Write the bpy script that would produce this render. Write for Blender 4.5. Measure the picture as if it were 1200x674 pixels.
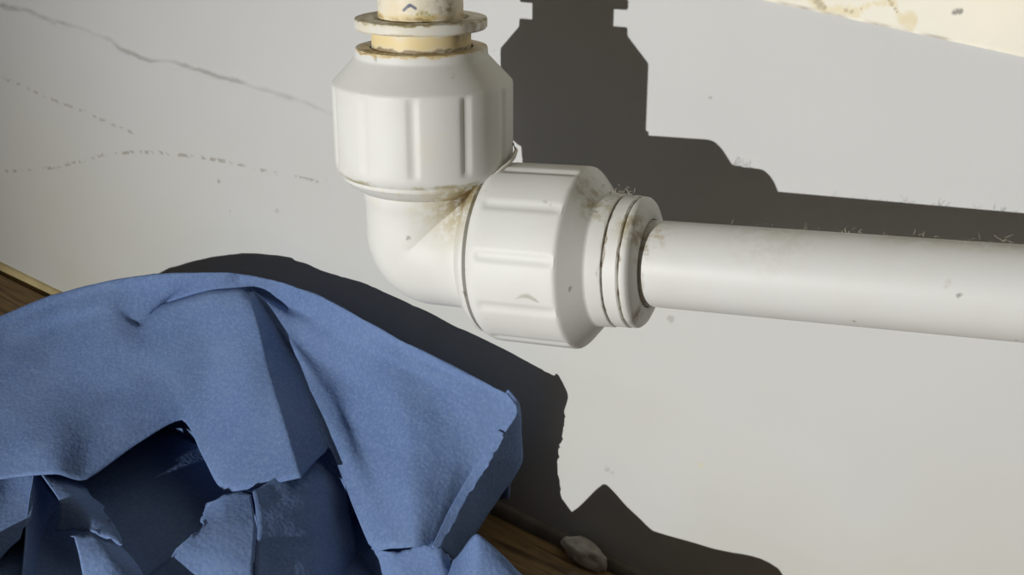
import bpy, bmesh, math, random
from mathutils import Vector, Matrix, noise

for o in list(bpy.data.objects):
    bpy.data.objects.remove(o)
scn = bpy.context.scene
col = scn.collection
random.seed(7)

# ---------------------------------------------------------------- camera frame
# directions measured in the camera's own frame (x right, y up, z back), millimetres
F, CX, CY = 1400.0, 600.0, 337.0
WALL_N = Vector((-0.545153, -0.287565, 0.787473)).normalized()      # wall normal, out of the wall
ALONG = Vector((0.830492, -0.313449, 0.460471)).normalized()        # along the wall, to the right
WALL_N = (WALL_N - ALONG * WALL_N.dot(ALONG)).normalized()
UP = WALL_N.cross(ALONG).normalized()                               # floor normal
K_WALL, K_FLOOR = -210.532, -166.734
ELBOW = Vector((-16.0, 8.0, -224.0))
X0 = ELBOW.dot(ALONG)
R3 = Matrix((ALONG, -WALL_N, UP))                                   # camera frame -> world axes


def to_world(p):
    return Vector((p.dot(ALONG) - X0, -(p.dot(WALL_N) - K_WALL), p.dot(UP) - K_FLOOR)) * 0.001


def ray(px, py):
    return Vector(((px - CX) / F, (CY - py) / F, -1.0))


def pw(px, py, w=0.0):
    """photo pixel -> world point that stands w millimetres out from the wall"""
    r = ray(px, py)
    return to_world(r * ((K_WALL + w) / r.dot(WALL_N)))


cam_d = bpy.data.cameras.new('camera')
cam = bpy.data.objects.new('camera', cam_d)
col.objects.link(cam)
cam_d.sensor_width = 36.0
cam_d.lens = F / 1200.0 * 36.0
cam_d.clip_start = 0.002
cam_d.clip_end = 50
cam.matrix_world = Matrix.Translation(to_world(Vector((0, 0, 0)))) @ R3.to_4x4()
scn.camera = cam

# ---------------------------------------------------------------- light
world = bpy.data.worlds.new('dim_room')
scn.world = world
world.use_nodes = True
bg = world.node_tree.nodes['Background']
bg.inputs[0].default_value = (1.0, 0.87, 0.72, 1)
bg.inputs[1].default_value = 0.056

lamp_d = bpy.data.lights.new('torch_light', 'SPOT')
lamp = bpy.data.objects.new('torch_light', lamp_d)
col.objects.link(lamp)
lamp.location = to_world(Vector((-530.88, -147.63, 308.31)))
aim = pw(1600, 600)
lamp.rotation_euler = (aim - lamp.location).to_track_quat('-Z', 'Y').to_euler()
lamp_d.energy = 24.5
lamp_d.color = (1.0, 1.0, 0.98)
lamp_d.shadow_soft_size = 0.004
lamp_d.spot_size = math.radians(64)
lamp_d.spot_blend = 1.0

scn.view_settings.view_transform = 'Standard'
scn.view_settings.look = 'None'
scn.view_settings.exposure = 0.0
scn.view_settings.gamma = 1.0
scn.view_settings.use_curve_mapping = False


# ---------------------------------------------------------------- node helpers
class NT:
    def __init__(s, name, rough=0.5, spec=0.4):
        s.m = bpy.data.materials.new(name)
        s.m.use_nodes = True
        s.t = s.m.node_tree
        s.b = s.t.nodes['Principled BSDF']
        s.b.inputs['Roughness'].default_value = rough
        s.b.inputs['Specular IOR Level'].default_value = spec
        s.co = s.t.nodes.new('ShaderNodeTexCoord').outputs['Object']
        s.sep = s.n('ShaderNodeSeparateXYZ', s.co)

    def n(s, kind, *ins, **kw):
        nd = s.t.nodes.new(kind)
        for k, v in kw.items():
            setattr(nd, k, v)
        for i, v in enumerate(ins):
            s.put(nd.inputs[i], v)
        return nd

    def put(s, sock, v):
        if v is None:
            return
        if hasattr(v, 'is_output'):
            s.t.links.new(v, sock)
        elif hasattr(v, 'outputs'):
            s.t.links.new(v.outputs[0], sock)
        else:
            sock.default_value = v

    def math(s, op, a, b=None, c=None, clamp=False):
        nd = s.t.nodes.new('ShaderNodeMath')
        nd.operation = op
        nd.use_clamp = clamp
        for i, v in enumerate((a, b, c)):
            s.put(nd.inputs[i], v)
        return nd.outputs[0]

    def noise(s, scale, detail=3, rough=0.55, vec=None, dist=0.0):
        nd = s.t.nodes.new('ShaderNodeTexNoise')
        s.put(nd.inputs['Vector'], vec if vec is not None else s.co)
        nd.inputs['Scale'].default_value = scale
        nd.inputs['Detail'].default_value = detail
        nd.inputs['Roughness'].default_value = rough
        nd.inputs['Distortion'].default_value = dist
        return nd.outputs[0]

    def step(s, v, lo, hi):
        nd = s.t.nodes.new('ShaderNodeMapRange')
        nd.interpolation_type = 'SMOOTHSTEP'
        s.put(nd.inputs[0], v)
        nd.inputs[1].default_value = lo
        nd.inputs[2].default_value = hi
        return nd.outputs[0]

    def mix(s, fac, a, b):
        nd = s.t.nodes.new('ShaderNodeMix')
        nd.data_type = 'RGBA'
        s.put(nd.inputs[0], fac)
        for sock, v in ((nd.inputs[6], a), (nd.inputs[7], b)):
            if isinstance(v, tuple):
                sock.default_value = (*v, 1) if len(v) == 3 else v
            else:
                s.put(sock, v)
        return nd.outputs[2]

    def blob(s, p, r, soft=0.6, vec=None):
        """1 inside a ball of radius r around p (object coordinates), 0 outside"""
        nd = s.t.nodes.new('ShaderNodeVectorMath')
        nd.operation = 'DISTANCE'
        s.put(nd.inputs[0], vec if vec is not None else s.co)
        nd.inputs[1].default_value = p
        return s.step(nd.outputs['Value'], r, r * (1 - soft))

    def warp(s, scale, amount):
        nz = s.t.nodes.new('ShaderNodeTexNoise')
        s.put(nz.inputs['Vector'], s.co)
        nz.inputs['Scale'].default_value = scale
        nz.inputs['Detail'].default_value = 3
        a = s.t.nodes.new('ShaderNodeVectorMath')
        a.operation = 'MULTIPLY_ADD'
        s.put(a.inputs[0], nz.outputs['Color'])
        a.inputs[1].default_value = (amount,) * 3
        a.inputs[2].default_value = (-amount / 2,) * 3
        b = s.t.nodes.new('ShaderNodeVectorMath')
        b.operation = 'ADD'
        s.put(b.inputs[0], s.co)
        s.put(b.inputs[1], a.outputs[0])
        return b.outputs[0]

    def color(s, v):
        if isinstance(v, tuple):
            s.b.inputs['Base Color'].default_value = (*v, 1)
        else:
            s.put(s.b.inputs['Base Color'], v)

    def bump(s, h, dist, strength=1.0, prev=None):
        nd = s.t.nodes.new('ShaderNodeBump')
        nd.inputs['Strength'].default_value = strength
        nd.inputs['Distance'].default_value = dist
        s.put(nd.inputs['Height'], h)
        if prev:
            s.put(nd.inputs['Normal'], prev)
        s.put(s.b.inputs['Normal'], nd.outputs[0])
        return nd.outputs[0]

    def curve(s, v, pts, x0, x1, y0, y1):
        """y = g(v) through the given points"""
        nd = s.t.nodes.new('ShaderNodeFloatCurve')
        c = nd.mapping.curves[0]
        pts = sorted(pts)
        q = [((x - x0) / (x1 - x0), (y - y0) / (y1 - y0)) for x, y in pts]
        c.points[0].location = q[0]
        c.points[1].location = q[-1]
        for a in q[1:-1]:
            c.points.new(*a)
        for p in c.points:
            p.handle_type = 'VECTOR'
        nd.mapping.update()
        t = s.math('DIVIDE', s.math('SUBTRACT', v, x0), x1 - x0)
        s.put(nd.inputs['Value'], t)
        return s.math('ADD', s.math('MULTIPLY', nd.outputs[0], y1 - y0), y0)


# ---------------------------------------------------------------- object helpers
def link(name, me, mat, parent=None, mw=None):
    o = bpy.data.objects.new(name, me)
    col.objects.link(o)
    if mat:
        me.materials.append(mat)
    if parent:
        o.parent = parent
    if mw is not None:
        o.matrix_local = mw
    return o


def mesh(name, verts, faces, smooth=True, sharp=None):
    me = bpy.data.meshes.new(name)
    me.from_pydata([tuple(v) for v in verts], [], faces)
    me.validate()
    bm = bmesh.new()
    bm.from_mesh(me)
    bmesh.ops.recalc_face_normals(bm, faces=bm.faces)
    bm.to_mesh(me)
    bm.free()
    for p in me.polygons:
        p.use_smooth = smooth
    if sharp:
        me.set_sharp_from_angle(angle=math.radians(sharp))
    return me


def tag(o, label, cat, group=None, kind=None):
    o['label'] = label
    o['category'] = cat
    if group:
        o['group'] = group
    if kind:
        o['kind'] = kind
    return o


def empty(name, loc):
    o = bpy.data.objects.new(name, None)
    col.objects.link(o)
    o.location = loc
    o.empty_display_size = 0.01
    return o


def lathe(prof, seg=96, groove=None, closed=False):
    """profile [(z, r)] in millimetres turned about z; groove(z, angle) -> depth in mm"""
    vs, fs = [], []
    for z, r in prof:
        for i in range(seg):
            a = 2 * math.pi * i / seg
            rr = r - (groove(z, a) if groove else 0)
            vs.append((rr * math.cos(a) * .001, rr * math.sin(a) * .001, z * .001))
    n = len(prof)
    for j in range(n - 1 if not closed else n):
        for i in range(seg):
            a, b = j * seg + i, j * seg + (i + 1) % seg
            c, d = ((j + 1) % n) * seg + (i + 1) % seg, ((j + 1) % n) * seg + i
            fs.append((a, b, c, d))
    if not closed:
        fs.append(tuple(range(seg - 1, -1, -1)))
        fs.append(tuple((n - 1) * seg + i for i in range(seg)))
    return vs, fs


def tube(pts, rad, seg=6):
    vs, fs = [], []
    n = len(pts)
    for i, p in enumerate(pts):
        t = (pts[min(i + 1, n - 1)] - pts[max(i - 1, 0)]).normalized()
        a = t.orthogonal().normalized()
        b = t.cross(a)
        r = rad[i] if isinstance(rad, (list, tuple)) else rad
        for k in range(seg):
            an = 2 * math.pi * k / seg
            vs.append(p + (a * math.cos(an) + b * math.sin(an)) * r)
    for i in range(n - 1):
        for k in range(seg):
            fs.append((i * seg + k, i * seg + (k + 1) % seg, (i + 1) * seg + (k + 1) % seg, (i + 1) * seg + k))
    fs.append(tuple(range(seg)))
    fs.append(tuple((n - 1) * seg + k for k in range(seg)))
    return vs, fs


def box(x0, x1, y0, y1, z0, z1, bev=0.0):
    bm = bmesh.new()
    bmesh.ops.create_cube(bm, size=1)
    for v in bm.verts:
        v.co = Vector(((x0 + x1) / 2 + v.co.x * (x1 - x0), (y0 + y1) / 2 + v.co.y * (y1 - y0), (z0 + z1) / 2 + v.co.z * (z1 - z0)))
    if bev:
        bmesh.ops.bevel(bm, geom=bm.edges[:], offset=bev, segments=2, affect='EDGES')
    me = bpy.data.meshes.new('box')
    bm.to_mesh(me)
    bm.free()
    return me


# ================================================================ WALL
TRIM_Z = 0.1305
crease_px = [(-40, -10), (0, 6), (30, 12), (60, 25), (95, 33), (115, 42), (130, 47), (145, 60), (170, 71), (205, 74), (233, 83),
             (265, 92), (300, 103), (335, 113), (362, 123), (385, 132), (410, 140)]
crease = [pw(*p) for p in crease_px]
trail_px = [(-40, 203), (0, 201), (40, 200), (65, 196), (90, 190), (118, 182), (140, 180), (165, 178), (200, 180), (235, 184),
            (270, 190), (295, 196), (330, 205), (360, 210), (395, 215)]
trail = [pw(*p) for p in trail_px]
trail2_px = [(-40, 70), (0, 90), (18, 97), (32, 103), (65, 118), (90, 127), (140, 150), (165, 158)]
trail2 = [pw(*p) for p in trail2_px]


def poly_z(pts, x):
    for a, b in zip(pts, pts[1:]):
        if a.x <= x <= b.x:
            t = (x - a.x) / (b.x - a.x)
            return a.z + (b.z - a.z) * t
    return None


def wall_relief(x, z):
    """how far the painted surface stands out (metres)"""
    d = 0.00022 * noise.noise(Vector((x * 22, z * 22, 1.3))) + 0.00008 * noise.noise(Vector((x * 90, z * 90, 4.1)))
    zc = poly_z(crease, x)
    if zc is not None:
        zc += 0.0006 * noise.noise(Vector((x * 130, 7.7, 0)))
        e = z - zc
        fade = min(1.0, max(0.0, (crease[-1].x - x) / 0.02))
        ridge = math.exp(-(e / 0.0007) ** 2) * 0.0005 * (0.6 + 0.6 * noise.noise(Vector((x * 160, 2.2, 0))))
        stepd = 0.0006 / (1 + math.exp(min(60, max(-60, e / 0.00025))))
        stepd *= math.exp(-max(0.0, -e) / 0.012)
        d += (ridge + stepd) * fade
    return d


def wall_grid():
    xs = [-1.2, -0.8, -0.5, -0.35]
    x = -0.29
    while x < 0.0:
        xs.append(x)
        x += 0.0013
    while x < 0.2:
        xs.append(x)
        x += 0.004
    xs += [0.25, 0.4, 0.7, 1.2]
    zs = []
    z = 0.0
    while z < 0.150:
        zs.append(z)
        z += 0.00035 if 0.076 < z < 0.092 else 0.0025
    zs += [0.17, 0.25, 0.5, 0.9]
    vs = [(xx, -wall_relief(xx, zz) if 0 < zz < 0.5 and abs(xx) < 0.4 else 0.0, zz) for zz in zs for xx in xs]
    nx = len(xs)
    fs = [(j * nx + i, j * nx + i + 1, (j + 1) * nx + i + 1, (j + 1) * nx + i) for j in range(len(zs) - 1) for i in range(nx - 1)]
    # closed back
    nb = len(vs)
    vs += [(-1.2, 0.05, 0), (1.2, 0.05, 0), (1.2, 0.05, 0.9), (-1.2, 0.05, 0.9)]
    fs.append((nb, nb + 3, nb + 2, nb + 1))
    return vs, fs


def wall_material():
    t = NT('old_white_wall_paint', 0.62, 0.25)
    x, z = t.sep.outputs[0], t.sep.outputs[2]
    base = t.mix(t.step(t.noise(9, 4), 0.3, 0.7), (0.570, 0.570, 0.562), (0.535, 0.535, 0.525))
    # older yellowed paint low down and to one side
    yel = t.math('MULTIPLY', t.step(z, 0.10, 0.0), t.step(t.noise(16, 3), 0.25, 0.75))
    base = t.mix(t.math('MULTIPLY', yel, 0.75), base, (0.53, 0.520, 0.435))
    wob = t.math('MULTIPLY', t.math('SUBTRACT', t.noise(140, 3), 0.5), 0.0030)
    zz = t.math('ADD', z, wob)
    # grime lying along the paint ridge
    g = t.curve(x, [(p.x, p.z) for p in crease], crease[0].x, crease[-1].x, 0.07, 0.10)
    e = t.math('SUBTRACT', zz, g)
    line = t.math('MULTIPLY', t.step(t.math('ABSOLUTE', t.math('SUBTRACT', e, 0.0002)), 0.0009, 0.0), t.step(t.noise(75, 3), 0.36, 0.62))
    line = t.math('MULTIPLY', line, t.math('LESS_THAN', x, crease[-1].x - 0.004))
    base = t.mix(t.math('MULTIPLY', line, 0.48), base, (0.27, 0.25, 0.22))
    # dotted dirt trails
    for pts, st in ((trail, 0.58), (trail2, 0.42)):
        y0, y1 = min(p.z for p in pts) - .01, max(p.z for p in pts) + .01
        g = t.curve(x, [(p.x, p.z) for p in pts], pts[0].x, pts[-1].x, y0, y1)
        e = t.math('ABSOLUTE', t.math('SUBTRACT', t.math('ADD', z, t.math('MULTIPLY', wob, 0.35)), g))
        dots = t.math('MULTIPLY', t.step(e, 0.00075, 0.0002), t.step(t.noise(430, 1), 0.45, 0.62))
        dots = t.math('MULTIPLY', dots, t.math('LESS_THAN', x, pts[-1].x - .002))
        base = t.mix(t.math('MULTIPLY', dots, st), base, (0.25, 0.22, 0.17))
    # scattered flecks
    v = t.t.nodes.new('ShaderNodeTexVoronoi')
    v.inputs['Scale'].default_value = 62
    t.put(v.inputs['Vector'], t.warp(260, .004))
    fl = t.math('MULTIPLY', t.step(v.outputs['Distance'], 0.075, 0.03), t.step(t.noise(21, 1), 0.52, 0.58))
    base = t.mix(t.math('MULTIPLY', fl, 0.45), base, (0.25, 0.23, 0.19))
    for (px, py, r, c, s_) in [(257, 212, 1.0, (0.3, 0.27, 0.22), .8), (325, 247, 1.1, (0.42, 0.40, 0.36), .6), (270, 247, .7, (0.35, 0.32, .27), .6),
                               (711, 550, .9, (.38, .37, .34), .7), (717, 555, .7, (.38, .37, .34), .6), (832, 115, .5, (.3, .28, .25), .6), (822, 545, 1.1, (.6, .57, .40), .7)]:
        p = pw(px, py)
        base = t.mix(t.math('MULTIPLY', t.blob((p.x, p.y, p.z), r * .001, .8, t.warp(500, .0016)), s_), base, c)
    t.color(base)
    t.bump(t.noise(420, 4, .6), 0.00012, 0.5)
    return t.m


wv, wf = wall_grid()
wall = link('wall_back', mesh('wall_back', wv, wf, True), wall_material())
tag(wall, 'off-white painted wall with a cracked paint ridge and dirt specks', 'wall', kind='structure')


# cream board above the wall surface
def trim_material():
    t = NT('cream_gloss_paint', 0.42, 0.4)
    w = t.warp(300, 0.0035)
    w2 = t.warp(700, 0.0008)
    base = t.mix(t.step(t.noise(18, 4), .3, .7), (0.67, 0.645, 0.555), (0.65, 0.605, 0.49))

    def chain(pts, r, c, s_):
        nonlocal base
        m = None
        for px, py, k in pts:
            p = pw(px, py, 1.5)
            b = t.blob((p.x, p.y, p.z), r * k * .001, .75, w if r > 1.2 else w2)
            m = b if m is None else t.math('MAXIMUM', m, b)
        base = t.mix(t.math('MULTIPLY', m, s_), base, c)
    chain([(952, -8, 1), (958, -2, 1), (961, 4, 1.0), (966, 8, .9), (972, 10, .8), (980, 10, .7), (988, 11, .7), (996, 12, .8), (1003, 11, .6), (1010, 9, .5), (1017, 7, .5), (1025, 5, .5), (1032, 4, .5), (1040, 2, .5)], 2.0, (0.58, 0.47, 0.20), .62)
    chain([(1041, -3, .7), (1044, 2, .7), (1047, 7, .7), (1050, 12, .7), (1053, 17, .8), (1057, 21, 1.0), (1063, 24, 1.0), (1069, 27, .9)], 1.5, (0.56, 0.44, 0.18), .7)
    chain([(958, 1, 1), (961, 6, 1), (966, 9, .7), (954, -4, .8)], 1.1, (0.26, 0.19, 0.07), .75)
    chain([(1043, 0, .8), (1046, 5, .8), (1049, 10, .7), (1051, 14, .5), (992, 12, .8), (998, 13, .8), (1010, 10, .4)], .75, (0.30, 0.22, 0.08), .75)
    chain([(1119, 14, 1), (1122, 13, 1), (1125, 13.5, 1)], .8, (0.03, 0.028, 0.022), 1.0)
    chain([(1020, 28, .7), (1026, 30, 1), (1032, 31, .9), (1038, 32, .7)], .7, (0.12, 0.08, 0.06), .9)
    p = pw(1170, 12, 1.5)
    base = t.mix(t.math('MULTIPLY', t.blob((p.x, p.y, p.z), .012, .9, w), .25), base, (0.84, 0.72, 0.50))
    low = t.math('MULTIPLY', t.step(t.sep.outputs[2], TRIM_Z + .0009, TRIM_Z + .0001), t.step(t.noise(90, 3), .4, .6))
    base = t.mix(t.math('MULTIPLY', low, .7), base, (0.16, 0.12, 0.07))
    t.color(base)
    t.bump(t.noise(260, 3), .0001, .4)
    return t.m


bm = bmesh.new()
tm = box(-0.9, 0.9, -0.0016, 0.010, TRIM_Z, TRIM_Z + 0.12, 0.0006)
trim = link('trim_1', tm, trim_material())
tag(trim, 'cream painted board with ochre stains above the off-white wall', 'board', kind='structure')
bm.free()


# ================================================================ FLOOR
def wood_material(i):
    t = NT('worn_brown_wood_%d' % i, 0.6, 0.3)
    mp = t.t.nodes.new('ShaderNodeMapping')
    t.put(mp.inputs[0], t.co)
    mp.inputs['Scale'].default_value = (1, 14, 14)
    mp.inputs['Location'].default_value = (i * 1.7, i * .31, 0)
    g = t.noise(22, 5, .65, mp.outputs[0], .5)
    base = t.mix(t.step(g, .32, .68), (0.085, 0.050, 0.022), (0.34, 0.215, 0.085))
    g2 = t.noise(70, 4, .6)
    base = t.mix(t.math('MULTIPLY', t.step(g2, .56, .72), .5), base, (0.30, 0.245, 0.17))
    t.color(base)
    t.bump(g, .0006, .7)
    return t.m


sub = link('floor', box(-1.2, 1.2, -1.6, 0.0, -0.05, -0.012), None)
tf = NT('dark_gap_dirt', .9, .1)
tf.color((0.035, 0.026, 0.018))
sub.data.materials.append(tf.m)
tag(sub, 'brown wooden floorboards running along the foot of the wall', 'floor', kind='structure')
y = -0.0030
wd = [wood_material(i) for i in range(3)]
wood_mesh = box(-1.2, 1.2, -0.0590, 0.0, -0.012, 0.0, 0.0008)
wood_meshes = []
for i in range(3):
    me = wood_mesh.copy()
    me.materials.append(wd[i])
    wood_meshes.append(me)
for i in range(26):
    o = bpy.data.objects.new('floorboard', wood_meshes[i % 3])
    col.objects.link(o)
    o.parent = sub
    o.location = (0.13 * (i % 5) - .26, y, 0)
    y -= 0.0602

# yellowed sealant bead where wall and floor meet
def bead():
    vs, fs, n = [], [], 240
    prof = [(0.0, 0.0040), (0.0013, 0.0037), (0.0023, 0.0029), (0.0031, 0.0014), (0.0034, -0.004), (0.0, -0.008)]
    for i in range(n + 1):
        x = -0.9 + 1.8 * i / n
        if abs(x) < .35:
            k = .42 + .10 * noise.noise(Vector((x * 45, 3.1, 0))) + .05 * noise.noise(Vector((x * 190, 3.1, 0)))
        else:
            k = .42
        for (a, b) in prof:
            vs.append((x, -a * k, b * k if b > 0 else b))
    m = len(prof)
    for i in range(n):
        for j in range(m):
            fs.append((i * m + j, i * m + (j + 1) % m, (i + 1) * m + (j + 1) % m, (i + 1) * m + j))
    fs.append(tuple(range(m)))
    fs.append(tuple(n * m + j for j in range(m)))
    return mesh('bead', vs, fs, True, 50)


tb = NT('yellowed_sealant', .55, .35)
bead_old = tb.mix(tb.step(tb.noise(60, 4), .35, .7), (0.56, 0.46, 0.24), (0.40, 0.31, 0.15))
bead_grey = tb.mix(tb.step(tb.noise(60, 4), .35, .7), (0.40, 0.36, 0.29), (0.24, 0.20, 0.15))
tb.color(tb.mix(tb.step(tb.sep.outputs[0], -.06, -.01), bead_old, bead_grey))
tb.bump(tb.noise(300, 3), .0003, .5)
bd = link('trim_2', bead(), tb.m)
tag(bd, 'thin yellowed sealant bead along the foot of the white wall', 'sealant', kind='structure')

# loose lump of filler at the foot of the wall
def lump():
    bm = bmesh.new()
    bmesh.ops.create_icosphere(bm, subdivisions=4, radius=1)
    for v in bm.verts:
        p = v.co.copy()
        k = 1 + .28 * noise.noise(p * 1.6 + Vector((3, 1, 2))) + .10 * noise.noise(p * 5)
        q = p * k
        if q.z < -.55:
            q.z = -.55
        v.co = Vector((q.x * .0056, q.y * .0028, q.z * .0034))
    for f in bm.faces:
        f.smooth = True
    me = bpy.data.meshes.new('lump')
    bm.to_mesh(me)
    bm.free()
    return me


tl = NT('grey_filler', .8, .2)
tl.color(tl.mix(tl.step(tl.noise(240, 4), .35, .7), (0.62, 0.58, 0.50), (0.42, 0.37, 0.30)))
tl.bump(tl.noise(500, 3), .0003, .6)
lp = link('filler_lump', lump(), tl.m)
r_ = ray(684, 642)
tt = (K_FLOOR + 1.9) / r_.dot(UP)
pl = to_world(r_ * tt)
lp.location = (pl.x + .0012, -0.0042, 0.0019)
lp.rotation_euler = (0, 0, math.radians(-6))
tag(lp, 'small pale lump of old filler on the floor against the wall', 'filler')


# ================================================================ PIPEWORK
u_c = Vector((0.0, 0.939693, 0.342020)).normalized()
r_c = Vector((0.913609, -0.086673, 0.397249)).normalized()
U = (R3 @ u_c).normalized()
Rr = (R3 @ r_c).normalized()
CW = to_world(ELBOW)
cam_dir = (cam.matrix_world.translation - CW).normalized()


def axis_frame(ax, origin=CW):
    """local z along the pipe, local x towards the camera side"""
    xx = (cam_dir - ax * cam_dir.dot(ax)).normalized()
    yy = ax.cross(xx)
    m = Matrix((xx, yy, ax)).transposed().to_4x4()
    m.translation = origin - CW
    return m


WHITE = (0.69, 0.69, 0.665)


def on_cylinder(fm, r, px, py):
    """local point on a cylinder of radius r (mm) about a pipe axis, seen at a pixel"""
    m = fm.to_3x3().transposed()
    o = m @ (cam.matrix_world.translation - CW) * 1000
    d = (m @ (R3 @ ray(px, py))).normalized()
    a = d.x * d.x + d.y * d.y
    b = 2 * (o.x * d.x + o.y * d.y)
    c = o.x * o.x + o.y * o.y - r * r
    q = b * b - 4 * a * c
    t = (-b - math.sqrt(max(q, 0))) / (2 * a)
    return tuple(o + d * t)


def dense(pts, n=4):
    out = []
    for a, b in zip(pts, pts[1:]):
        out += [tuple(p + (q - p) * k / n for p, q in zip(a, b)) for k in range(n)]
    return out + [pts[-1]]


def plastic(name, bands=(), blobs=(), marks=(), base=WHITE, base2=(0.665, 0.66, 0.62), rough=.52, speck=1.0, yellow=0.0):
    t = NT(name, rough, .36)
    c = t.mix(t.step(t.noise(70, 4), .35, .7), base, base2)
    if yellow:
        c = t.mix(t.math('MULTIPLY', t.step(t.noise(130, 4), .40, .68), yellow), c, (0.70, 0.57, 0.30))
    z = t.sep.outputs[2]
    w = t.warp(420, .0022)
    wz = t.n('ShaderNodeSeparateXYZ', w).outputs[2]
    for z0, hw, cc, st, lo in bands:
        e = t.math('ABSOLUTE', t.math('SUBTRACT', wz, z0 * .001))
        m = t.math('MULTIPLY', t.step(e, hw * .001, hw * .0002), t.step(t.noise(150, 4, .6), lo, lo + .22))
        c = t.mix(t.math('MULTIPLY', m, st), c, cc)
    for p, r, cc, st, lo in blobs:
        m = t.math('MULTIPLY', t.blob(tuple(v * .001 for v in p), r * .001, .95, w), t.step(t.noise(520, 4, .65), lo, lo + .25))
        c = t.mix(t.math('MULTIPLY', m, st), c, cc)
    for p, r, cc, st in marks:
        c = t.mix(t.math('MULTIPLY', t.blob(tuple(v * .001 for v in p), r * .001, .9), st), c, cc)
    v = t.t.nodes.new('ShaderNodeTexVoronoi')
    v.inputs['Scale'].default_value = 260
    t.put(v.inputs['Vector'], t.warp(900, .0022))
    fl = t.math('MULTIPLY', t.step(v.outputs['Distance'], 0.17, 0.06), t.step(t.noise(75, 1), .57, .61))
    c = t.mix(t.math('MULTIPLY', fl, .6 * speck), c, (0.22, 0.19, 0.14))
    t.color(c)
    t.bump(t.noise(260, 3), .00008, .5)
    return t.m


BROWN, OLIVE, OCHRE, GREY = (0.20, 0.13, 0.05), (0.33, 0.27, 0.11), (0.62, 0.46, 0.17), (0.40, 0.37, 0.31)
elbow = empty('pipe_elbow', CW)
tag(elbow, 'white plastic push-fit elbow joining two pipes in front of the wall', 'pipe fitting')


# body: a tube bent through the corner
def body_mesh():
    b, n = 2.6, 14
    ang = U.angle(Rr)
    spine = []
    prof_u = [(15.2, 14.2), (14.7, 15.05), (14.0, 15.0), (12.9, 14.0), (11.75, 12.2), (11.5, 11.35), (9.2, 11.12), (9.0, 11.02), (6.0, 11.0)]
    for L, r in prof_u:
        spine.append((U * L, -U, r))
    nrm = U.cross(Rr).normalized()
    turn = math.pi - ang
    tl_ = b * math.tan(turn / 2)
    start = U * tl_
    cen = start + (Rr - U * Rr.dot(U)).normalized() * b
    for i in range(n + 1):
        rot = Matrix.Rotation(-(-turn) * i / n, 3, -nrm) if False else Matrix.Rotation(turn * i / n, 3, (-U).cross(Rr).normalized())
        spine.append((cen + rot @ (start - cen), rot @ (-U), 11.0))
    for L, r in reversed(prof_u):
        spine.append((Rr * L, Rr, r))
    seg = 72
    vs, fs = [], []
    for p, t, r in spine:
        a = (nrm - t * nrm.dot(t)).normalized()
        c = t.cross(a)
        for k in range(seg):
            an = 2 * math.pi * k / seg
            vs.append((p + (a * math.cos(an) + c * math.sin(an)) * r) * .001)
    m = len(spine)
    for i in range(m - 1):
        for k in range(seg):
            fs.append((i * seg + k, i * seg + (k + 1) % seg, (i + 1) * seg + (k + 1) % seg, (i + 1) * seg + k))
    fs.append(tuple(range(seg)))
    fs.append(tuple((m - 1) * seg + k for k in range(seg)))
    me = bpy.data.meshes.new('elbow_body')
    me.from_pydata([tuple(v) for v in vs], [], fs)
    for p in me.polygons:
        p.use_smooth = True
    me.set_sharp_from_angle(angle=math.radians(38))
    return me


nside = U.cross(Rr).normalized()
if nside.dot(cam_dir) < 0:
    nside = -nside
crotch = (U + Rr) * 11.8 + nside * 6
crotch2 = (U + Rr) * 10.5 + nside * 9.5
body_mat = plastic('white_plastic_elbow_body', (), [(tuple(crotch2), 10.5, (0.50, 0.43, 0.27), .75, .30), (tuple(crotch), 8.5, OLIVE, .9, .34), (tuple(crotch), 5.0, BROWN, .95, .30),
                   (tuple(U * 14.3 + nside * 12), 11, OCHRE, .45, .48)])
link('elbow_body', body_mesh(), body_mat, elbow)


def nut_mesh(z_low, z_sh, z_cone, z_rim, phase, ng=11):
    prof = [(30.0, 9.2), (z_low + .5, 9.2), (z_low, 14.7), (z_low + .15, 15.35), (z_low + .8, 15.9), (z_low + 1.7, 16.15), (z_low + 2.2, 16.18), (z_low + 2.6, 16.2), (z_low + 3.2, 16.2)]
    k = 10
    za, zb = z_low + 3.2, z_sh - .9
    for i in range(1, k):
        prof.append((za + (zb - za) * i / k, 16.2))
    prof += [(zb, 16.2), (z_sh - .5, 16.18), (z_sh - .15, 16.1), (z_sh + .15, 15.85), (z_sh + .4, 15.6), (z_cone - .25, 12.15), (z_cone + .05, 11.88), (z_cone + .35, 11.78),
             (z_rim - .3, 11.7), (z_rim - .05, 11.6), (z_rim, 11.3), (z_rim, 9.2)]
    seg = ng * 20

    def groove(z, a):
        if z < z_low + 2.0 or z > z_sh - .3:
            return 0
        env = min(1, max(0, (z - z_low - 2.0) / .8)) * min(1, max(0, (z_sh - .3 - z) / .5))
        s = ((a - phase) * ng / (2 * math.pi)) % 1.0
        d = min(s, 1 - s) * (2 * math.pi / ng) * 16.2      # mm from groove centre
        return .30 * env * (1 if d < .5 else max(0.0, 1 - (d - .5) / .5))
    vs, fs = lathe(prof, seg, groove, closed=True)
    return mesh('nut', vs, fs, True, 32)


fu, fr = axis_frame(U), axis_frame(Rr)
# which way does local +y run in the picture? used to place the grooves
def img_right(fm, right):
    yy = fm.to_3x3() @ Vector((0, 1, 0))
    return yy.dot(right)


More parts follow.
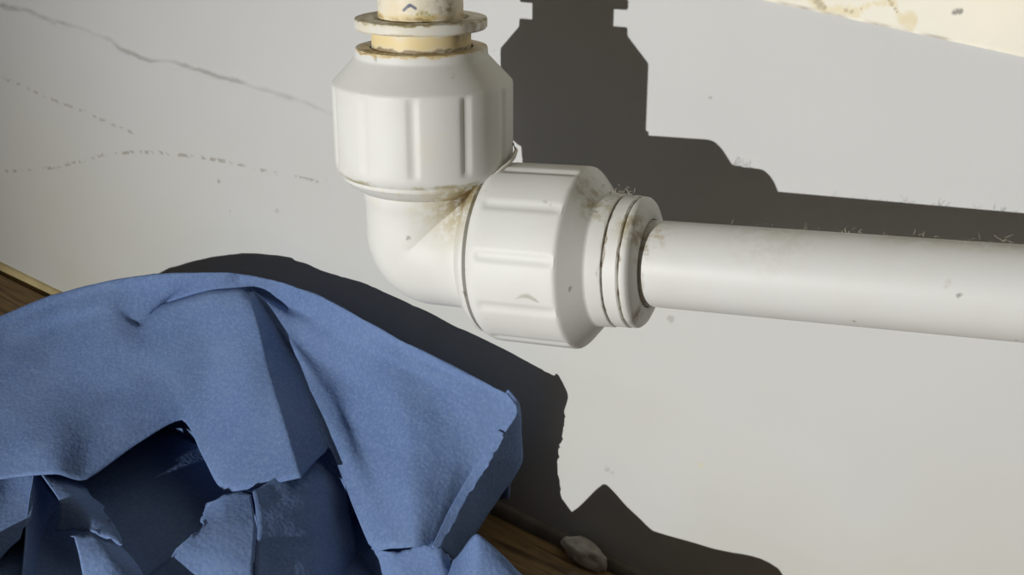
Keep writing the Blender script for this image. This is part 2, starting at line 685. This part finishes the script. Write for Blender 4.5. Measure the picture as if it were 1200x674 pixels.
cam_right = (R3 @ Vector((1, 0, 0)))
cam_up = (R3 @ Vector((0, 1, 0)))
su = 1 if img_right(fu, cam_right) > 0 else -1
sr = 1 if img_right(fr, -cam_up) > 0 else -1
nut_v_mat = plastic('white_plastic_nut', [(14.9, .9, OLIVE, .75, .40), (36.9, .55, OCHRE, .8, .34), (36.9, .3, BROWN, .8, .46)],
                    [((16, 1, 22), 6, (0.72, 0.66, 0.58), .5, .35), ((4, su * 15, 15.5), 5.5, BROWN, .85, .36)])
nut_h_mat = plastic('white_plastic_nut_stained', [(38.5, .35, BROWN, .55, .44), (35.8, .6, GREY, .35, .5)],
                    [((8, -sr * 12, 36), 7, (0.36, 0.29, 0.18), .75, .40), ((9, -sr * 9, 36.5), 5, OLIVE, .7, .42), ((13, -sr * 10, 18), 4, GREY, .4, .5), ],
                    marks=[(on_cylinder(fr, 16.15, a, b), r, (.30, .28, .23), .38) for a, b, r in dense(((605, 350, .3), (612, 347, .6), (619, 347, .75), (626, 351, .6), (631, 354, .3)), 3) + [(638, 236, .45), (640, 237, .45), (645, 240, .4)]])
nv = link('nut', nut_mesh(14.6, 31.0, 35.3, 37.0, su * math.radians(-6.6)), nut_v_mat, elbow, fu)
nh = link('nut', nut_mesh(15.4, 32.2, 35.7, 38.6, sr * math.radians(4)), nut_h_mat, elbow, fr)


def collet_mesh(prof):
    vs, fs = lathe(prof, 96, None, closed=True)
    return mesh('collet', vs, fs, True, 32)


col_v = collet_mesh([(30, 7.75), (30, 8.8), (40.1, 8.8), (40.15, 11.4), (40.45, 11.68), (41.7, 11.7), (42.0, 11.55), (42.1, 11.2), (42.1, 8.5), (41.8, 8.15), (41.0, 7.75)])
col_h = collet_mesh([(30, 7.8), (30, 8.8), (38.75, 8.8), (38.8, 11.2), (39.0, 11.5), (41.2, 11.5), (41.45, 11.3), (41.55, 10.9), (41.68, 10.9), (41.78, 11.3), (42.0, 11.45), (42.5, 11.4), (42.85, 11.15), (43.2, 10.5), (43.55, 9.6), (43.8, 8.7),
                     (43.9, 8.0), (43.85, 7.7), (42.0, 7.6)])
colv_mat = plastic('yellowed_collet', [(38.6, 2.2, (0.72, 0.56, 0.24), .75, .22), (37.1, .55, BROWN, .85, .36), (42.1, .5, OLIVE, .9, .34), (42.1, .35, BROWN, .8, .44), (40.2, .4, OLIVE, .5, .45)],
                   [((6, su * 8, 41.5), 5, BROWN, .8, .38)], yellow=.35)
colh_mat = plastic('stained_collet', [(38.8, .35, BROWN, .75, .36), (41.6, .35, BROWN, .7, .36)],
                   [((9.5, -sr * 6, 43.3), 5.5, OLIVE, .75, .36), ((8, -sr * 5, 43.5), 3.6, BROWN, .8, .38), ((4, sr * 9, 43.4), 3.0, BROWN, .9, .30), ((8.5, 0, 43.6), 2, OLIVE, .5, .4)])
cv = link('collet', col_v, colv_mat, elbow, fu)
ch = link('collet', col_h, colh_mat, elbow, fr)
cv['label'] = 'yellowed collet ring around the upright pipe'
ch['label'] = 'pale collet ring around the level pipe'


def pipe_mesh(z0, z1):
    prof = []
    n = 24
    for i in range(n + 1):
        prof.append((z0 + (z1 - z0) * i / n, 7.5))
    vs, fs = lathe([(z0, 6.0)] + prof + [(z1, 6.0)], 96, None, closed=True)
    return mesh('pipe', vs, fs, True, 40)


pv_mat = plastic('yellowed_pipe', [(42.6, .8, OCHRE, .8, .30), (42.3, .5, BROWN, .8, .36), (44.6, .9, OLIVE, .7, .52)],
                 [((6, su * 4.5, 44.2), 3.0, BROWN, .85, .42), ((7, su * 3.5, 46.5), 2.6, OLIVE, .8, .44), ((7.3, su * .8, 43.6), 2.0, OLIVE, .7, .42), ((7, -su * 4, 44), 3, (.72, .6, .42), .6, .3),
                  ], marks=[(on_cylinder(fu, 7.5, a, b), .42, (.09, .10, .17), .85) for a, b in dense(((473, 12), (478, 7.5), (481, 6), (487, 10)))]
                 + [(on_cylinder(fu, 7.5, a, b), .45, (.36, .33, .06), .7) for a, b in ((489, 17), (494, 16), (500, 15), (503, 18), (507, 20))], base=(0.78, 0.745, 0.66), base2=(0.75, 0.67, 0.50), yellow=.25)
ph_mat = plastic('white_pipe_plastic', [(44.2, .8, BROWN, .55, .40)],
                 [((5.5, -sr * 5.0, 45.5), 4.6, (0.42, 0.31, 0.15), .8, .42), ((7, -sr * 2.6, 44.6), 3.2, BROWN, .75, .46), *[((.5, -sr * 7.6, zz), 6.5, (0.42, 0.35, 0.24), .5, .30) for zz in (84, 90, 96, 102, 108)],
                  ((1, -sr * 7.4, 65), 14, (0.46, 0.42, 0.33), .4, .38), ((7.3, sr * 1.3, 94.5), .8, (.15, .14, .11), .9, .2), ((7.4, -sr * .8, 92.5), .9, (.5, .48, .4), .6, .3)],
                 base=(0.66, 0.66, 0.64), base2=(0.64, 0.635, 0.60), rough=.48)
for nm, fm, z1, mt, lab in (('water_pipe', fu, 320, pv_mat, 'upright white water pipe with yellow-brown stains rising out of the elbow'),
                            ('water_pipe', fr, 190, ph_mat, 'level white water pipe running along the wall from the elbow')):
    m2 = fm.copy()
    m2.translation = CW
    o = link(nm, pipe_mesh(34, z1), mt)
    o.matrix_world = m2
    tag(o, lab, 'pipe')


# ---------------------------------------------------------------- lint and threads
def on_axis(fm, z, ang, r):
    """point on a pipe part: z along it (mm), angle from the camera side towards picture-right/down"""
    return CW + fm.to_3x3() @ Vector((r * math.cos(ang), r * math.sin(ang), z)) * .001


tn = NT('pale_thread', .8, .2)
tn.color((0.70, 0.67, 0.60))
td = NT('dusty_lint', .9, .1)
td.color((0.50, 0.45, 0.36))


def strand(pts, rad):
    return tube(pts, rad, 6)


def px_at(px, py, ref):
    """the point seen at a pixel at the distance of ref from the wall"""
    return pw(px, py, -ref.y * 1000)


vs, fs = strand([pw(*q) for q in ((601, 168, 33), (605, 176, 33.5), (602, 184, 36), (597, 191, 38.5), (589, 197, 40), (583, 203, 41.5), (579, 208, 42.5))],
                [.00022, .00034, .0004, .00036, .00034, .0004, .0003])
th = link('thread', mesh('thread', vs, fs), tn.m)
tag(th, 'short pale thread caught in the corner between the two nuts', 'thread')


def tuft(name, centres, count, length, rad, mat, label, spread):
    vs, fs = [], []
    for i in range(count):
        c = random.choice(centres)
        p = c + Vector((random.uniform(-1, 1), random.uniform(-1, 1), random.uniform(-.4, .6))) * spread
        dr = Vector((random.gauss(0, 1), random.gauss(0, .6), random.gauss(.1, .35))).normalized()
        L = length * random.uniform(.4, 1)
        pts = [p]
        for k in range(5):
            dr = (dr + Vector((random.gauss(0, .45), random.gauss(0, .45), random.gauss(0, .45)))).normalized()
            p = p + dr * L / 5
            pts.append(p)
        v, f = tube(pts, rad * random.uniform(.6, 1.2), 4)
        b = len(vs)
        vs += v
        fs += [tuple(q + b for q in ff) for ff in f]
    o = link(name, mesh(name, vs, fs), mat)
    tag(o, label, 'lint')
    return o


top_a = -sr * math.radians(78)
tuft('lint_tuft', [on_axis(fr, 34.6, top_a, 12.8), on_axis(fr, 36.5, top_a, 11.9), on_axis(fr, 38, top_a, 11.9), on_axis(fr, 40, top_a, 11.7)], 26, .0026, .000035, td.m,
     'wispy tuft of lint clinging to the top of the level nut and collet', .0009)
tuft('lint_fringe', [on_axis(fr, z, -sr * math.radians(80 + random.uniform(-12, 12)), 7.55) for z in range(58, 112, 2)], 60, .0022, .000028, td.m,
     'thin fringe of lint lying along the top of the level pipe', .0006)


# ================================================================ PAPER TOWEL
def paper_material():
    t = NT('blue_paper', .85, .12)
    a = t.noise(1300, 2, .6)
    b = t.noise(60, 3, .55)
    base = t.mix(t.step(b, .3, .7), (0.112, 0.180, 0.355), (0.138, 0.210, 0.390))
    base = t.mix(t.math('MULTIPLY', t.step(a, .42, .68), .42), base, (0.20, 0.28, 0.46))
    t.color(base)
    # fine embossed weave
    v = t.t.nodes.new('ShaderNodeTexVoronoi')
    v.inputs['Scale'].default_value = 1100
    t.put(v.inputs['Vector'], t.co)
    nb = t.bump(v.outputs['Distance'], .00016, .45)
    t.bump(t.noise(330, 4, .6), .00030, .5, nb)
    return t.m


PAPER = paper_material()


def catmull(p0, p1, p2, p3, t):
    a = p1 + (p2 - p1) * t
    c = 0.5 * ((2 * p1) + (p2 - p0) * t + (2 * p0 - 5 * p1 + 4 * p2 - p3) * t * t + (3 * p1 - p0 - 3 * p2 + p3) * t ** 3)
    return a * .35 + c * .65


def refine(row, n):
    out = []
    m = len(row)
    for i in range(m - 1):
        p0, p1, p2, p3 = row[max(i - 1, 0)], row[i], row[i + 1], row[min(i + 2, m - 1)]
        for k in range(n):
            out.append(catmull(p0, p1, p2, p3, k / n))
    out.append(row[-1])
    return out


def crumple(p, amp):
    q = p * 1000
    d = 1.0 * noise.noise(q * .035 + Vector((5, 2, 9)))
    # creases: folded (absolute) noise gives sharp ridges like paper
    d += 1.3 * (abs(noise.noise(q * .055 + Vector((1, 7, 3)))) - .25)
    d += .55 * (abs(noise.noise(q * .13 + Vector((4, 1, 8)))) - .25)
    d += .16 * noise.noise(q * .4)
    return d * amp


def sheet(name, cols, parent, n=9, amp=.6, thick=.25, back=None, torn=()):
    """cols: list of columns of (px, py, w) or world Vectors -> one crumpled sheet of paper"""
    C = []
    for c in cols:
        C.append([p if isinstance(p, Vector) else pw(*p) for p in c])
    grid = [refine(c, n) for c in C]
    rows = [refine([g[j] for g in grid], n) for j in range(len(grid[0]))]
    nx, ny = len(rows[0]), len(rows)
    # normals then crumple
    vs = []
    for j in range(ny):
        for i in range(nx):
            a = rows[j][min(i + 1, nx - 1)] - rows[j][max(i - 1, 0)]
            b = rows[min(j + 1, ny - 1)][i] - rows[max(j - 1, 0)][i]
            nn = a.cross(b)
            nn = nn.normalized() if nn.length > 1e-12 else Vector((0, -1, 0))
            p = rows[j][i]
            q = p + nn * crumple(p, amp) * .001
            q.z = max(q.z, .0009)
            q.y = min(q.y, -.0012)
            for side in torn:
                if (side == 'bottom' and j == ny - 1) or (side == 'top' and j == 0) or (side == 'right' and i == nx - 1) or (side == 'left' and i == 0):
                    h = q * 1000
                    q = q + Vector([noise.noise(h * .45 + Vector((a_, 3, 1))) * .9 + noise.noise(h * 1.3 + Vector((a_, 8, 1))) * .45 for a_ in (1, 20, 40)]) * .001
                    q.z = max(q.z, .0009)
            vs.append(q - parent.location)
    fs = [(j * nx + i, j * nx + i + 1, (j + 1) * nx + i + 1, (j + 1) * nx + i) for j in range(ny - 1) for i in range(nx - 1)]
    me = bpy.data.meshes.new(name)
    me.from_pydata([tuple(v) for v in vs], [], fs)
    for p in me.polygons:
        p.use_smooth = True
    o = link(name, me, PAPER, parent)
    sm = o.modifiers.new('thickness', 'SOLIDIFY')
    sm.thickness = thick * .001
    sm.offset = 0
    return o


towel = empty('paper_towel', Vector((-.05, -.055, 0)))
tag(towel, 'crumpled blue paper towel lying on the floor below the elbow', 'paper towel')


def with_back(colm, dw=7, hz=.25):
    """adds the part that hangs down behind the visible crest"""
    p = pw(*colm[0])
    q1 = Vector((p.x, min(p.y + dw * .0005, -.004), p.z * .75))
    q0 = Vector((p.x, min(p.y + dw * .001, -.003), p.z * hz))
    return [q0, q1] + [pw(*c) for c in colm]


def on_floor(px, py, w, dw):
    p = pw(px, py, w)
    return Vector((p.x, p.y - dw * .001, .0012))


STEP = []
# rows: crest, shoulder, valley, ridge, then down the front to the hem
main = [
    [(-120, 450, 70), (-125, 465, 72), (-130, 480, 74), (-130, 495, 76), (-130, 530, 81), (-125, 570, 85), (-120, 610, 89), (-110, 640, 92)],
    [(-60, 398, 56), (-60, 412, 60), (-60, 425, 63), (-60, 440, 65), (-60, 470, 70), (-60, 520, 77), (-50, 548, 80.5), (-50, 575, 84)],
    [(0, 372, 46), (0, 385, 48.5), (0, 398, 51), (0, 412, 53.5), (0, 445, 60), (0, 490, 67.5), (8, 525, 73), (15, 560, 77.5)],
    [(60, 347, 38), (60, 360, 40), (60, 372, 42), (60, 388, 44), (60, 425, 51), (60, 470, 59), (65, 515, 67), (66, 556, 73)],
    [(130, 329, 32), (128, 342, 34), (126, 356, 36), (125, 372, 38), (124, 410, 44), (120, 460, 51), (112, 510, 59.5), (101, 563, 68.5)],
    [(180, 322, 28.5), (170, 345, 30.5), (162, 378, 34), (165, 386, 36), (176, 410, 39), (172, 445, 43.5), (168, 480, 49), (157, 524, 56)],
    [(232, 320, 24), (218, 334, 25.5), (192, 356, 28), (194, 362, 31), (206, 400, 35), (210, 440, 39.5), (212, 468, 42.5), (213, 492, 45)],
    [(268, 320, 20), (258, 330, 21.5), (244, 341, 23), (246, 347, 26), (247, 395, 30.5), (246, 440, 36), (240, 495, 43.5), (240, 538, 49)],
    [(280, 322, 18), (280, 331, 18.5), (278, 339, 19.5), (280, 344, 22.5), (286, 390, 27.5), (290, 440, 34.5), (296, 505, 43), (266, 577, 54)],
    [(291, 324, 17), (290, 333, 17.5), (287, 341, 18.5), (291, 348, 21.5), (302, 390, 26.5), (311, 432, 31.5), (331, 500, 40.5), (347, 562, 48)],
    STEP,
    [(330, 331, 14), (334, 346, 14), (338, 360, 14.5), (344, 375, 17), (364, 418, 20), (392, 478, 27.2), (408, 535, 34.5), (433, 638, 45)],
    [(385, 352, 15), (388, 366, 15), (392, 380, 15.5), (398, 396, 16), (408, 445, 20.3), (416, 500, 27.8), (438, 562, 36), (462, 643, 45)],
    [(450, 388, 16.5), (454, 402, 17), (458, 416, 18), (462, 430, 19), (472, 480, 25.5), (480, 530, 31), (486, 580, 37), (488, 641, 43)],
    [(530, 430, 16.5), (532, 440, 17), (533, 452, 18), (534, 464, 19), (534, 500, 22.5), (530, 540, 27), (520, 585, 33), (503, 638, 40)],
    [(588, 460, 16), (594, 466, 16), (598, 474, 16.2), (598, 486, 17), (578, 520, 20.5), (552, 558, 25.5), (529, 598, 32), (508, 641, 39)],
    [(592, 462, 16), (600, 468, 15.8), (606, 477, 15.8), (606, 488, 16.2), (584, 521, 20), (558, 559, 25), (534, 599, 31.2), (513, 641, 38)],
    [(593, 463, 15), (602, 470, 14.5), (608, 480, 13.5), (610, 500, 12.5), (611, 541, 9.5), (590, 576, 13), (562, 618, 20), (532, 658, 29)],
]
# the sheet drops back here: a side face that runs towards the wall from the edge of the front fold
k_step = main.index(STEP)
main[k_step] = [(302, 326, 16.3), (299, 335, 16.5), (296, 343, 16.8)]
mc = [with_back(c) for c in main]
edge = mc[k_step - 1]
drops = (3, 7, 10, 12, 13)
fold = []
for f_, dx in ((.10, .2), (.5, -1.3), (.9, -2.4), (1.0, -1.4)):
    top = [a.lerp(b, f_) for a, b in zip(edge[:5], mc[k_step][:5])]
    fold.append(top + [edge[5 + i] + Vector((dx * min(1, dw / 8), dw * f_, 0)) * .001 for i, dw in enumerate(drops)])
mc[k_step:k_step + 1] = fold
last = [Vector((p.x - .006, min(p.y + .004, -.003), max(p.z * .35, .0015))) for p in mc[-1]]
mc.append(last)
sheet('towel_sheet', mc, towel, 7, .5, .3)

# flaps crumpled up in front of the hollow, plus one unseen added roll
sheet('towel_flap', [[(-110, 575, 86), (-110, 640, 94), on_floor(-110, 640, 94, 14)], [(-50, 570, 83), (-50, 630, 92), on_floor(-50, 630, 92, 14)], [(5, 559, 74), (2, 620, 87), on_floor(2, 620, 88, 15)],
                     [(40, 547, 71), (34, 612, 83), on_floor(30, 640, 87, 14)]], towel, 9, .3, .3, torn=('right',))
sheet('towel_flap', [[(40, 547, 73), (32, 612, 83), (24, 690, 95)], [(60, 580, 71), (58, 640, 79), (55, 710, 90)], [(95, 600, 69), (95, 660, 80), (100, 720, 90)]], towel, 8, .3, .3)
sheet('towel_flap', [[(42, 548, 72.5), (70, 588, 77), (66, 622, 80.5)], [(68, 557, 70.5), (95, 592, 75.5), (105, 622, 79.5)], [(98, 570, 67.5), (125, 603, 73.5), (146, 641, 79)]],
      towel, 9, .3, .3, torn=('bottom', 'right'))
sheet('towel_flap', [[(86, 627, 88), (95, 660, 91), (105, 720, 95)], [(118, 634, 85.5), (130, 660, 88), (140, 720, 92)], [(147, 647, 82), (165, 672, 84), (185, 725, 88)]],
      towel, 8, .3, .3, torn=('top',))
sheet('towel_flap', [[(240, 594, 62), (236, 620, 69), (212, 640, 74.5), (172, 680, 81.5), (160, 730, 87)], [(262, 580, 60), (264, 615, 66), (245, 650, 72), (220, 700, 78), (210, 740, 83)],
                     [(294, 580, 57), (299, 615, 62), (297, 660, 68), (296, 700, 73), (296, 740, 78)]], towel, 9, .3, .3, torn=('top', 'left'))
sheet('towel_flap', [[Vector((x, -w, h * k)) for w, h in ((.097, .002), (.101, .011), (.105, .0135), (.110, .009), (.114, .0015))] for x, k in ((-.070, .55), (-.064, 1.18), (-.052, 1.1), (-.044, .9), (-.037, .4))],  # added roll below the view, shaped to keep torch light out of the hollow
      towel, 6, .4, .3)
# the right-hand side of that flap runs back towards the wall
side_px = [(294, 580, 57), (299, 615, 62), (297, 660, 68), (296, 700, 73), (296, 740, 78)]
side_far = [(398, 562, 35), (406, 600, 38), (412, 645, 42), (415, 685, 46), (418, 720, 51)]
sheet('side_fold', [[pw(*q) + Vector((-.0004, .0006, -.0004)) for q in side_px], [pw(*q) + Vector((-.0008, .018, -.0008)) for q in side_px], [pw(*q) for q in side_far]], towel, 8, 1.5, .3)
# dark inner layers
sheet('inner_fold', [[(98, 592, 61), (105, 640, 68), (120, 700, 78)], [(170, 568, 52), (170, 620, 60), (180, 690, 74)], [(242, 584, 45), (238, 630, 53), (240, 690, 68)]], towel, 8, .3, .3)
sheet('inner_fold', [[(285, 574, 54), (300, 615, 52), (310, 690, 64)], [(322, 580, 46), (332, 620, 45), (340, 690, 58)], [(352, 598, 43), (372, 640, 41), (390, 700, 53)]], towel, 8, .6, .3, torn=('top',))
sheet('inner_fold', [[Vector((x, -w, h)) for w, h in ((.022, .003), (.045, .004), (.070, .0035), (.098, .002))] for x in (-.11, -.07, -.03, .005)], towel, 6, .8, .3)
# crumpled front edge and the loose corner nearest the floor
sheet('towel_corner', [[(420, 657, 42), (412, 690, 45), on_floor(412, 690, 45, 8)], [(440, 640, 42), (440, 680, 45), on_floor(440, 680, 45, 8)], [(466, 648, 42), (468, 684, 46), on_floor(468, 684, 46, 9)],
                       [(500, 638, 39.5), (505, 685, 44), on_floor(505, 685, 44, 9)], [(516, 641, 38.5), (518, 690, 44), on_floor(518, 690, 44, 9)], [(532, 660, 37), (530, 690, 43), on_floor(530, 690, 43, 9)]],
      towel, 8, .5, .3, torn=('top',))
sheet('torn_edge', [[(584, 504, 19.4), (570, 528, 22.2), (549, 558, 26.3), (526, 598, 32.8), (506, 641, 39.8)], [(592, 508, 19.2), (580, 534, 22), (560, 564, 25.8), (536, 604, 32), (514, 646, 39)]], towel, 10, .2, .3, torn=('right',))
sheet('inner_fold', [[Vector((x, -.034 + k, h)) for h in (.001, .012, .022)] for x, k in ((-.10, .004), (-.07, 0), (-.04, .002), (-.015, .003), (.004, .008))], towel, 6, .5, .3)
sheet('towel_corner', [[(524, 661, 36.5), (516, 690, 44), on_floor(516, 690, 44, 12)], [(536, 652, 38), (528, 690, 46), on_floor(528, 690, 46, 12)], [(553, 630, 39.5), (550, 680, 45), on_floor(555, 680, 45, 14)], [(562, 627, 39.5), (560, 680, 45), on_floor(560, 680, 45, 14)],
                       [(590, 652, 38.5), (595, 690, 43), on_floor(595, 690, 43, 12)], [(618, 678, 37.5), (630, 700, 40), on_floor(630, 700, 40, 10)], [(690, 702, 37), (700, 720, 39), on_floor(700, 720, 39, 8)],
                       [(760, 730, 37), (770, 742, 39), on_floor(770, 742, 39, 6)],
                       [pw(760, 730, 37) + Vector((.014, -.004, -.017)), pw(770, 742, 39) + Vector((.013, -.005, -.016)), on_floor(770, 742, 39, 8) + Vector((.010, 0, 0))]],
      towel, 8, .15, .3)
